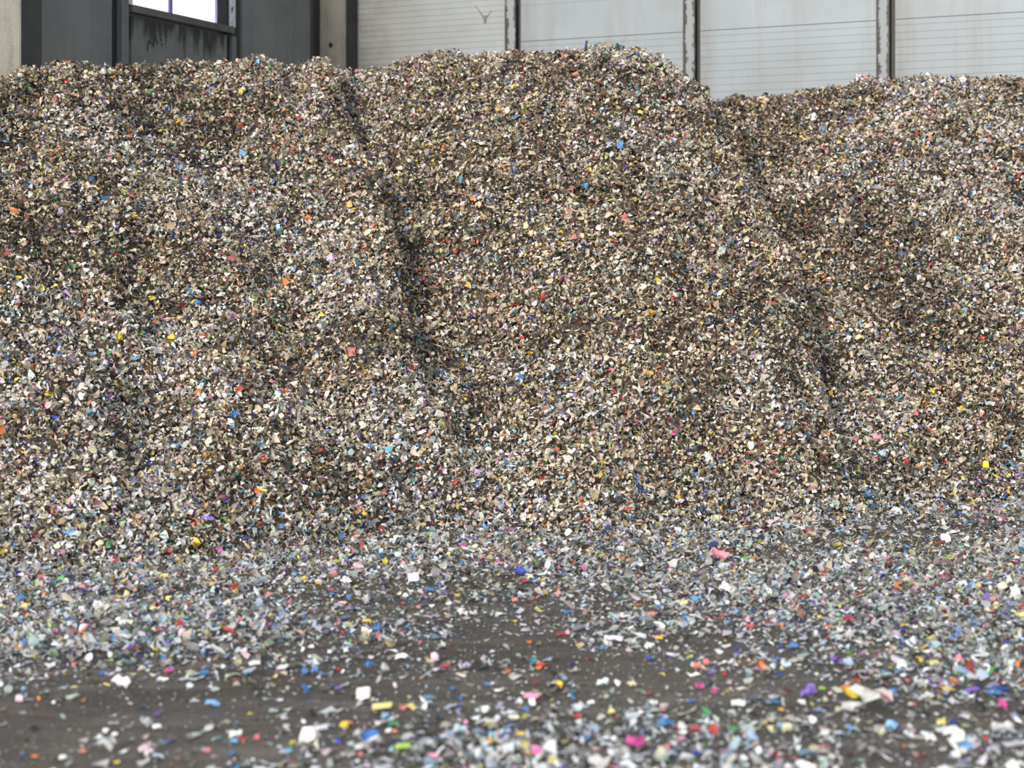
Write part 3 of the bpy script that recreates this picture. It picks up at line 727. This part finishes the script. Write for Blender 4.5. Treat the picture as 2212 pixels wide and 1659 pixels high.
# px, py, visible width, visible height, colour, shape [, name used as a landmark]
ITEMS = """
73 1270 24 10 yellow c bright yellow curled flake
40 1274 14 6 paleyellow f
104 1274 21 12 purple w
27 1280 10 11 blue f
305 1265 12 10 blue f
461 1270 23 8 yellow s
511 1287 14 14 ochre c ochre curled flake
239 1291 13 6 red f
235 1267 10 6 red f
128 1287 14 9 red f
149 1289 14 16 lavender w
273 1298 14 20 paleyellow c pale yellow upright curled flake
73 1303 12 10 lime f
52 1330 20 14 paleyellow w
176 1331 13 14 white q
246 1334 22 18 white w
365 1360 10 16 blue k upright blue chunky piece
395 1344 12 12 olive w
404 1335 8 7 red f
181 1384 11 13 yellow f
122 1384 15 11 purple w
357 1401 16 11 purple w
286 1412 20 10 purple w
232 1412 12 11 blue f
439 1420 10 14 blue f
337 1417 16 12 olive w
192 1435 20 22 white w large white film beside the bare floor
353 1431 13 10 blue f
273 1439 14 5 lime s
310 1441 10 7 paleyellow f
365 1456 25 6 magenta s
439 1463 22 9 blue s
448 1386 20 12 tan w
438 1402 16 16 white w
494 1372 25 7 red s
549 1441 28 8 white s
482 1449 12 10 white f
261 1489 50 14 white w long crumpled white film scrap
346 1478 22 8 white w
327 1479 14 5 yellow s
187 1502 9 7 sky f
205 1501 9 7 sky f
51 1496 16 8 sky f
42 1520 19 12 palepink k
84 1517 9 11 orange f
115 1525 10 9 white f
458 1529 40 14 sky c long sky blue curled flake
342 1551 17 10 purple w purple crumpled scrap on the bare floor
335 1535 8 9 white f
314 1575 30 17 grey w
339 1578 21 8 white s
86 1577 10 6 yellow f
73 1580 16 7 black s
227 1584 18 8 white f
247 1593 18 8 white f
473 1601 12 8 teal f
506 1608 20 9 sky f
506 1597 30 13 white w
228 1625 46 24 grey w wide clear film in the left foreground
180 1630 20 8 coral f
316 1635 32 22 palepink w
447 1630 22 9 coral f
253 1653 14 8 yellow f
76 1643 20 8 orange f
49 1641 16 8 navy f
135 1645 20 10 white f
503 1634 16 10 blue f
893 1261 25 18 white q bright white square flake
747 1264 22 16 white w
654 1259 15 6 yellow s
699 1281 14 6 orange s
717 1289 13 7 blue f
753 1296 15 9 blue f
927 1281 26 6 blue s
988 1294 15 7 yellow f bright yellow flat flake at mid floor
958 1286 16 6 purple s
921 1264 10 5 red f
790 1307 20 14 grey w
904 1318 11 8 pink f
998 1334 26 10 white w
966 1340 14 7 orange f
746 1342 15 8 blue f
792 1350 22 6 yellow s
578 1360 24 8 crimson s
659 1349 9 7 yellow f
813 1368 16 14 blue w
885 1370 12 7 green f
585 1394 14 8 green f
889 1383 12 7 orange f
790 1389 30 12 tan w wide tan crumpled scrap
948 1399 7 6 yellow f
940 1384 20 7 steel s
712 1415 12 9 white f
747 1411 12 11 white f
801 1427 16 8 palepink f
868 1430 34 13 white c large white oval curled flake
939 1434 20 14 palepink k pinkish white block
961 1445 18 7 red f
1002 1450 28 11 lavender w
796 1446 24 9 blue w
658 1460 14 13 blue w
680 1463 20 12 blue w
741 1458 9 11 palepink f
611 1448 24 9 white s
831 1458 24 18 grey w
1066 1455 10 6 blue f
1032 1450 9 12 black f
698 1426 12 5 teal f
853 1489 10 16 palepink c
732 1493 18 5 purple s
978 1494 16 11 blue f
1052 1484 16 9 blue f
785 1512 36 18 white k large white block in the foreground
825 1535 50 13 paleyellow s long pale yellow strip
872 1537 22 11 coral f
925 1516 30 8 steel s
831 1558 20 12 sky f
745 1577 25 18 yellow c bright yellow curled flake in the foreground
850 1572 26 7 green s
839 1587 14 11 white f
853 1588 12 8 orange f
1047 1545 26 12 white w
993 1535 16 10 navy f
1006 1569 14 10 pink f
1059 1575 34 10 olive s
730 1612 15 10 royal f
826 1612 13 9 gold f
799 1626 60 28 grey w domed clear film with a blue patch
870 1625 38 14 lime f large lime green flake
904 1630 26 20 grey w
621 1629 24 12 sky f
631 1612 14 10 yellow f
628 1621 12 8 green f
668 1626 58 22 white w
1055 1613 20 12 yellow f
937 1644 28 11 pink f
779 1640 16 9 coral f
1089 1612 28 9 lavender s
947 1605 30 8 steel s
1001 1589 14 9 teal f
1061 1594 16 10 sky f
1125 1244 24 12 royal k royal blue chunky piece
1147 1256 18 9 cream c
1133 1262 16 7 crimson f
1371 1263 16 12 blue f
1551 1256 11 9 yellow f
1566 1283 26 16 white w large white film scrap above a black strip
1630 1301 8 16 red c
1111 1292 9 8 yellow f
1206 1279 12 8 orange f
1318 1303 13 5 yellow s
1505 1264 12 9 blue f
1225 1330 22 10 blue f
1427 1322 11 10 blue k
1232 1298 10 8 blue f
1615 1349 18 12 pink f
1610 1358 12 7 red f
1411 1334 22 9 coral f
1561 1296 34 11 black s
1587 1323 10 12 brown f
1513 1374 10 7 yellow f
1227 1374 16 13 pink c pink curled flake on the bare middle floor
1211 1375 20 6 crimson s
1325 1388 45 9 white s long white strip
1331 1365 11 14 cream f
1423 1385 18 6 yellow s
1366 1401 26 13 grey w
1404 1406 24 11 white w
1151 1439 18 14 teal w
1163 1450 15 8 orange f
1401 1429 20 9 royal f
1505 1449 18 11 coral k left one of two coral pink chunky pieces
1525 1441 14 12 coral k right one of two coral pink chunky pieces
1594 1422 20 16 navy w
1292 1448 14 6 red f
1300 1486 28 14 white w
1334 1483 16 15 white f
1366 1487 26 10 cream w
1511 1491 24 9 magenta w
1542 1506 20 12 magenta w
1208 1494 18 10 yellow w
1148 1513 36 11 pink s long pink strip
1151 1529 16 18 white w
1239 1515 12 9 blue f
1138 1541 18 9 blue f
1320 1545 20 14 paleyellow f
1247 1556 26 11 red f
1432 1541 18 11 coral f
1525 1549 16 13 green k green chunky piece in the right foreground
1437 1574 40 14 blue w large blue crumpled film scrap
1595 1529 34 13 white s
1111 1560 24 12 cream f
1134 1556 18 11 olive f
1124 1594 20 12 yellow f
1502 1584 26 8 red s
1542 1597 20 16 red w
1373 1622 50 18 magenta w large magenta film scrap in the foreground
1184 1635 20 14 yellow f
1151 1643 40 12 coral s
1514 1632 18 18 green w
1442 1624 16 16 coral f
1262 1607 26 10 blue f
1581 1584 24 7 green s
1746 1288 18 15 white f
1738 1297 16 7 red f
1844 1301 9 16 orange c upright orange curled flake
1662 1291 16 14 white w
1658 1334 10 7 yellow f
1732 1341 16 20 brown w
1687 1360 16 8 orange f
1834 1353 26 12 crimson w
1895 1348 20 12 black w
1935 1345 16 10 white f
1948 1368 14 9 royal f
2055 1324 14 12 white f
2004 1317 12 14 green f
2077 1294 10 10 red f
2104 1268 12 14 white f
2095 1278 10 14 blue f
2151 1275 20 10 sky f
2195 1306 26 32 white w large white film scrap at right edge
2152 1343 10 8 yellow f
2141 1348 18 6 ochre s
2017 1415 15 13 palepink f
1987 1437 26 13 yellow c bright yellow curled flake on the right
1948 1450 24 12 white w
1963 1449 11 7 magenta f
1924 1446 20 9 olive f
2120 1426 22 15 grey w
2072 1443 24 15 pink w
2130 1449 24 10 white f
1748 1510 38 22 purple w large purple crumpled film scrap
1776 1496 16 6 lime s
1733 1526 22 11 white f
1842 1510 26 22 yellow k large bright yellow chunky piece
1929 1505 20 16 blue c
1908 1510 22 8 teal f
1890 1531 110 24 grey w very wide clear film with a red patch
1839 1548 70 14 grey w
2049 1497 28 6 yellow s
2100 1501 36 8 purple s
2146 1503 36 10 blue s
2006 1512 12 11 paleyellow f
2032 1515 16 8 ochre f
2166 1539 20 20 magenta w
1910 1573 50 7 black s long black strip on the floor
1925 1582 26 12 sky w
1700 1584 26 14 cream k
1756 1568 20 14 white w
1687 1540 15 8 gold f
2034 1572 22 10 paleyellow w
2166 1589 60 18 grey w
2128 1606 14 9 red f
2067 1617 44 28 white w very large white film scrap at lower right
2067 1639 28 13 white f
2009 1607 24 14 white w
1741 1637 38 10 steel s
2080 1655 26 9 purple f
1713 1404 26 10 blue s
1837 1389 24 18 grey w
1857 1195 17 10 paleyellow f
2043 1177 22 20 white q bright white square flake at the rear heap
2047 1223 14 18 lime w upright lime green film scrap
1828 1230 15 8 paleyellow f
1719 1248 16 10 crimson f
2043 1258 24 10 crimson w
1551 1216 50 18 pink w large pink crumpled film scrap
1523 1215 24 9 blue s
2039 1139 11 18 white c
1763 1148 11 9 white f
1855 1105 28 14 cream w wide cream film scrap
1867 1075 24 13 blue w
1754 1067 18 11 white f
2127 1010 16 18 yellow k upright yellow chunky piece
1979 1013 12 11 orange f
2095 1076 13 9 red f
1891 953 18 14 pink w
1722 1087 7 12 yellow s
1313 1154 14 10 navy k navy blue chunky piece
1446 1175 13 10 ochre f
1646 1180 14 9 yellow f
1208 980 12 9 red f
1558 981 10 10 red f
1297 1037 12 12 gold c
1215 1038 13 8 sky f
1457 1080 18 9 gold f
1528 995 20 22 white w
687 982 14 10 red f
563 996 18 11 red w bright red crumpled scrap
560 973 18 14 steel w
736 962 13 9 purple f
904 970 10 13 blue f
950 1019 9 15 magenta c
606 1147 14 12 blue k bright blue chunky piece
774 1135 15 10 olive f
911 1140 16 7 gold f
782 1083 11 11 blue f
566 1067 20 6 yellow s
501 905 20 20 blue w large blue crumpled scrap
452 864 11 10 magenta f
446 1128 30 9 purple s
149 1164 28 12 sky w
101 211 7 12 gold c
441 206 9 10 magenta f
329 654 16 9 yellow w
256 733 16 16 yellow w
415 777 7 10 yellow q
40 815 13 11 gold f
199 776 12 11 blue f
223 798 18 14 lavender c
759 447 14 14 gold s
1026 440 17 10 orange k
1033 429 14 8 royal f
998 396 13 20 steel c upright steel blue curled flake
885 522 14 16 olive c
1083 562 11 7 yellow f
715 568 22 24 lavender w
940 690 16 12 lavender c
803 849 11 12 blue f
1380 249 12 9 yellow f
1337 324 14 18 blue s
1348 482 20 16 coral w
1596 405 12 10 gold f
1811 313 13 9 gold f
1757 259 15 20 white c white upright curled flake
1960 758 11 14 blue f
1402 810 14 9 gold s
1860 175 18 12 palepink w
1199 604 11 14 blue f
1266 95 6 24 navy u navy blue strip standing on the tallest heap
"""
def ray_hit(px, py):
    """the point of the heaps or the floor that stands behind a spot of the photograph"""
    Y = np.arange(4.6, 17.5, 0.015)
    X = (px-CX)/FOCAL*Y; Z = EYE + (HY-py)/FOCAL*Y
    Hh = height(X, Y)
    if not (Hh >= Z).any(): return ray_hit(px, py+3)           # above the crest: the crest below it
    i = np.argmax(Hh >= Z)
    return np.array([X[i], Y[i], max(Hh[i], 0.0)])
srng = np.random.default_rng(5)
def scrap_mesh(name, w, d, shape, rgb):
    """a small crumpled sheet with real thickness: a grid bent to an uneven outline"""
    nx, ny = (5, 2) if shape == 's' else ((4, 4) if shape == 'w' else (3, 3))
    u = np.linspace(-1, 1, nx+1); v = np.linspace(-1, 1, ny+1)
    U, Vv = np.meshgrid(u, v)
    r = np.sqrt(U*U+Vv*Vv)
    m = np.maximum(np.abs(U), np.abs(Vv))
    k = {'q': 0.12, 's': 0.2, 'k': 0.35}.get(shape, 0.75)      # 0 square, 1 round
    f = np.where(r > 1e-6, (1-k) + k*m/np.maximum(r,1e-6), 1)
    x = U*f; y = Vv*f
    edge = (m > 0.99)
    jit = {'q': 0.06, 'k': 0.10, 's': 0.10, 'w': 0.30}.get(shape, 0.26)
    rad = 1 - edge*srng.uniform(0, jit*2.0, x.shape) + (~edge)*srng.uniform(-0.1, 0.1, x.shape)
    x = x*rad; y = y*rad
    bend = {'c': srng.uniform(0.5, 0.8), 's': srng.uniform(0.1, 0.3), 'f': srng.uniform(-0.1, 0.25), 'w': 0.25, 'q': 0.05, 'k': 0.1}[shape]
    crump = {'w': 0.30, 'f': 0.08, 'c': 0.06, 's': 0.07, 'q': 0.03, 'k': 0.10}[shape]
    z = bend*(0.6 - x*x) + srng.normal(0, crump, x.shape)
    s = min(w, d)/2
    P = np.stack([x*w/2, y*d/2, z*s], -1).reshape(-1,3)
    th = {'k': 0.35*min(w,d), 'w': 0.0016, 'f': 0.002, 'c': 0.002, 's': 0.002, 'q': 0.003}[shape]
    n = len(P); V = np.concatenate([P + [0,0,th/2], P - [0,0,th/2]])
    if shape == 'k': V[:n,:2] *= 0.86
    F = []
    W = nx+1
    for j in range(ny):
        for i in range(nx):
            a = j*W+i
            F += [(a,a+1,a+W+1,a+W), (n+a,n+a+W,n+a+W+1,n+a+1)]
    rim = [i for i in range(W)] + [j*W+nx for j in range(1,ny+1)] + [ny*W+i for i in range(nx-1,-1,-1)] + [j*W for j in range(ny-1,0,-1)]
    for i, a in enumerate(rim):
        c = rim[(i+1) % len(rim)]; F.append((a, n+a, n+c, c))
    me = bpy.data.meshes.new(name)
    me.from_pydata(V.tolist(), [], F); me.update()
    at = me.color_attributes.new('flake_colour', 'FLOAT_COLOR', 'POINT')
    at.data.foreach_set('color', np.tile(np.append(rgb, 1.0), len(V)).astype(np.float32))
    me.materials.append(M['flake'])
    return me, V
def basis(nrm, yaw):
    zz = Vector(nrm).normalized()
    xx = Vector((math.cos(yaw), math.sin(yaw), 0)); xx = (xx - zz*xx.dot(zz)).normalized()
    return Matrix((xx, zz.cross(xx), zz)).transposed()
scraps = []
rows = ITEMS.strip().splitlines()
area = lambda r: (99 if len(r.split()) > 6 else 0) + float(r.split()[2])*float(r.split()[3])/1000
keep = sorted(rows, key=area, reverse=True)[:298]             # the 298 that show largest; smaller ones stay in the litter
for line in [r for r in rows if r in keep]:
    p = line.split(None, 6)
    px, py, w, h = map(float, p[:4]); colour, shape = p[4], p[5]; mark = p[6] if len(p) > 6 else None
    hit = ray_hit(px, py)
    on_floor = hit[2] < 0.05
    ww = w*hit[1]/FOCAL; hh = h*hit[1]/FOCAL
    tocam = np.array([0,0,EYE]) - hit; tocam /= np.linalg.norm(tocam)
    if on_floor: sn = np.array([0,0,1.0])
    else:
        fn = heap_main if heap_main(hit[:1], hit[1:2])[0] >= heap_rear(hit[:1], hit[1:2])[0] else heap_rear
        sn = normal_of(fn, hit[:1], hit[1:2])[0]
    up = {'k': 0.6, 'w': 0.35, 'c': 0.45, 'q': 0.6}.get(shape, 0.25) if on_floor else 0.7
    if h > w*1.15: up += 0.4
    nrm = sn*(1-0.3*up) + tocam*up + srng.normal(0, 0.10, 3); nrm /= np.linalg.norm(nrm)
    fs = max(0.35, abs(np.dot(nrm, tocam)))
    dd = min(hh/fs, ww*2.2) if shape != 's' else hh/fs
    rgb = lin(np.array(RGB[colour])*0.72 + np.mean(RGB[colour])*0.12 + 0.15*195)*np.exp(srng.normal(0, 0.07)); rgb = np.clip(rgb*np.exp(srng.normal(0,0.03,3)), 0.004, 0.95)
    if shape == 'w': ww *= 1.15; dd *= 1.25
    upright = shape == 'u'
    if upright: ww, dd, shape = hh, ww, 's'
    me, V = scrap_mesh('plastic_scrap', ww, dd, shape, rgb)
    R = basis(nrm, srng.uniform(-0.35, 0.35))
    if upright:
        R = Matrix.Rotation(math.radians(25), 3, 'Z') @ Matrix.Rotation(math.radians(-80), 3, 'Y') @ Matrix.Rotation(math.radians(75), 3, 'X')
    Wz = np.array(R) @ V.T
    o = bpy.data.objects.new('plastic_scrap', me); COL.objects.link(o)
    if on_floor: lift = -Wz[2].min() + 0.004 + 0.012*float(coverage(hit[:1], hit[1:2])[0])
    else: lift = 0.015
    loc = hit + (np.array([0,0,lift]) if on_floor else sn*0.028)
    if upright: loc = hit + np.array([0,0,0.02+ww*0.42])
    o.matrix_world = Matrix.Translation(Vector(loc)) @ R.to_4x4()
    scraps.append(dict(o=o, px=px, py=py, w=w, h=h, c=colour, s=shape, mark=mark, floor=on_floor, ww=ww, dd=dd))
# printed patches on two of the film scraps
def patch(sc, rgb, x0, x1, y0, y1, label):
    me = sc['o'].data; n = len(me.vertices)//2
    P = np.array([v.co for v in me.vertices])[:n].reshape(5,5,3)
    sel = P[y0:y1+1, x0:x1+1].copy(); sel[...,2] += 0.0035
    q = sel.shape; low = sel.copy(); low[...,2] -= 0.0015
    V = np.concatenate([sel.reshape(-1,3), low.reshape(-1,3)]); k = q[0]*q[1]; F = []
    for j in range(q[0]-1):
        for i in range(q[1]-1):
            a = j*q[1]+i; F += [(a,a+1,a+q[1]+1,a+q[1]), (k+a,k+a+q[1],k+a+q[1]+1,k+a+1)]
    ob = mesh_obj('printed_patch', V, F, M['flake'], sc['o'])
    at = ob.data.color_attributes.new('flake_colour', 'FLOAT_COLOR', 'POINT')
    at.data.foreach_set('color', np.tile(np.append(lin(rgb), 1.0), len(V)).astype(np.float32))
    ob['label'] = label
for sc in scraps:
    if sc['mark'] and 'blue patch' in sc['mark']: patch(sc, (60,120,200), 1, 3, 2, 4, 'blue patch on the clear film')
    if sc['mark'] and 'red patch' in sc['mark']: patch(sc, (220,90,110), 2, 3, 1, 3, 'red patch on the clear film')

# ---- labels: look first, then the place beside something one can find
marks = [s for s in scraps if s['mark']]
def kind_words(s): return f"{WORD.get(s['c'], s['c'])} {SHAPE[s['s']]}"
def where(s): return 'on the floor' if s['floor'] else 'on the heap'
used = {}
for s in marks:
    used[s['mark']] = s
    t = s['mark']
    if not any(k in t for k in ('floor', 'heap', 'foreground', 'edge', 'right')): t += ' ' + where(s)
    s['label'] = t
def direction(s, m):
    dx, dy = s['px']-m['px'], s['py']-m['py']
    if abs(dx) > 1.6*abs(dy): return 'right of' if dx > 0 else 'left of'
    if m['floor'] and s['floor']: return 'in front of' if dy > 0 else 'behind'
    return 'below' if dy > 0 else 'above'
def short(m):
    t = m['mark']
    for k in (' on the bare middle floor', ' in the middle of the floor', ' beside the bare floor', ' on the bare floor', ' at the foot of the rear heap'): 
        if t.endswith(k) and sum(x['mark'].startswith(t[:-len(k)]) for x in marks) == 1: t = t[:-len(k)]
    return t
same = lambda a, b: a['c'] == b['c'] and a['s'] == b['s']
for s in sorted([s for s in scraps if not s['mark']], key=lambda s: -s['w']*s['h']):
    near = sorted(marks, key=lambda m: math.hypot(s['px']-m['px'], 1.6*(s['py']-m['py'])))
    best = None
    for m in near[:5]:
        key = (s['c'], s['s'], m['mark'], direction(s, m))
        rivals = [r for r in scraps if r is not s and not r['mark'] and same(r, s) and direction(r, m) == key[3]
                  and math.hypot(r['px']-m['px'], r['py']-m['py']) < 1.35*math.hypot(s['px']-m['px'], s['py']-m['py'])+12]
        if key not in used and not rivals: best = key, m; break
    if best is None:
        for m in near[:8]:
            key = (s['c'], s['s'], m['mark'], direction(s, m))
            if key not in used: best = key, m; break
    key, m = best
    used[key] = s
    d = math.hypot(s['px']-m['px'], s['py']-m['py'])
    adv = 'just ' if d < 60 else ''
    sz = 'small ' if max(s['w'], s['h']) < 12 else ('wide ' if s['w'] > 30 else '')
    t = f"{sz}{kind_words(s)} {adv}{key[3]} the {short(m)}"
    if len(t.split()) > 16: t = f"{kind_words(s)} {key[3]} the {short(m)}"
    if len(t.split()) > 16: t = f"{WORD.get(s['c'], s['c'])} scrap {key[3]} the {short(m)}"
    if len(t.split()) > 16: t = ' '.join(t.replace(' in the foreground','').replace(' on the right of the floor','').split()[:16])
    s['label'] = t
for s in scraps:
    tag(s['o'], s['label'], 'plastic scrap', 'loose plastic scraps on floor and heaps')
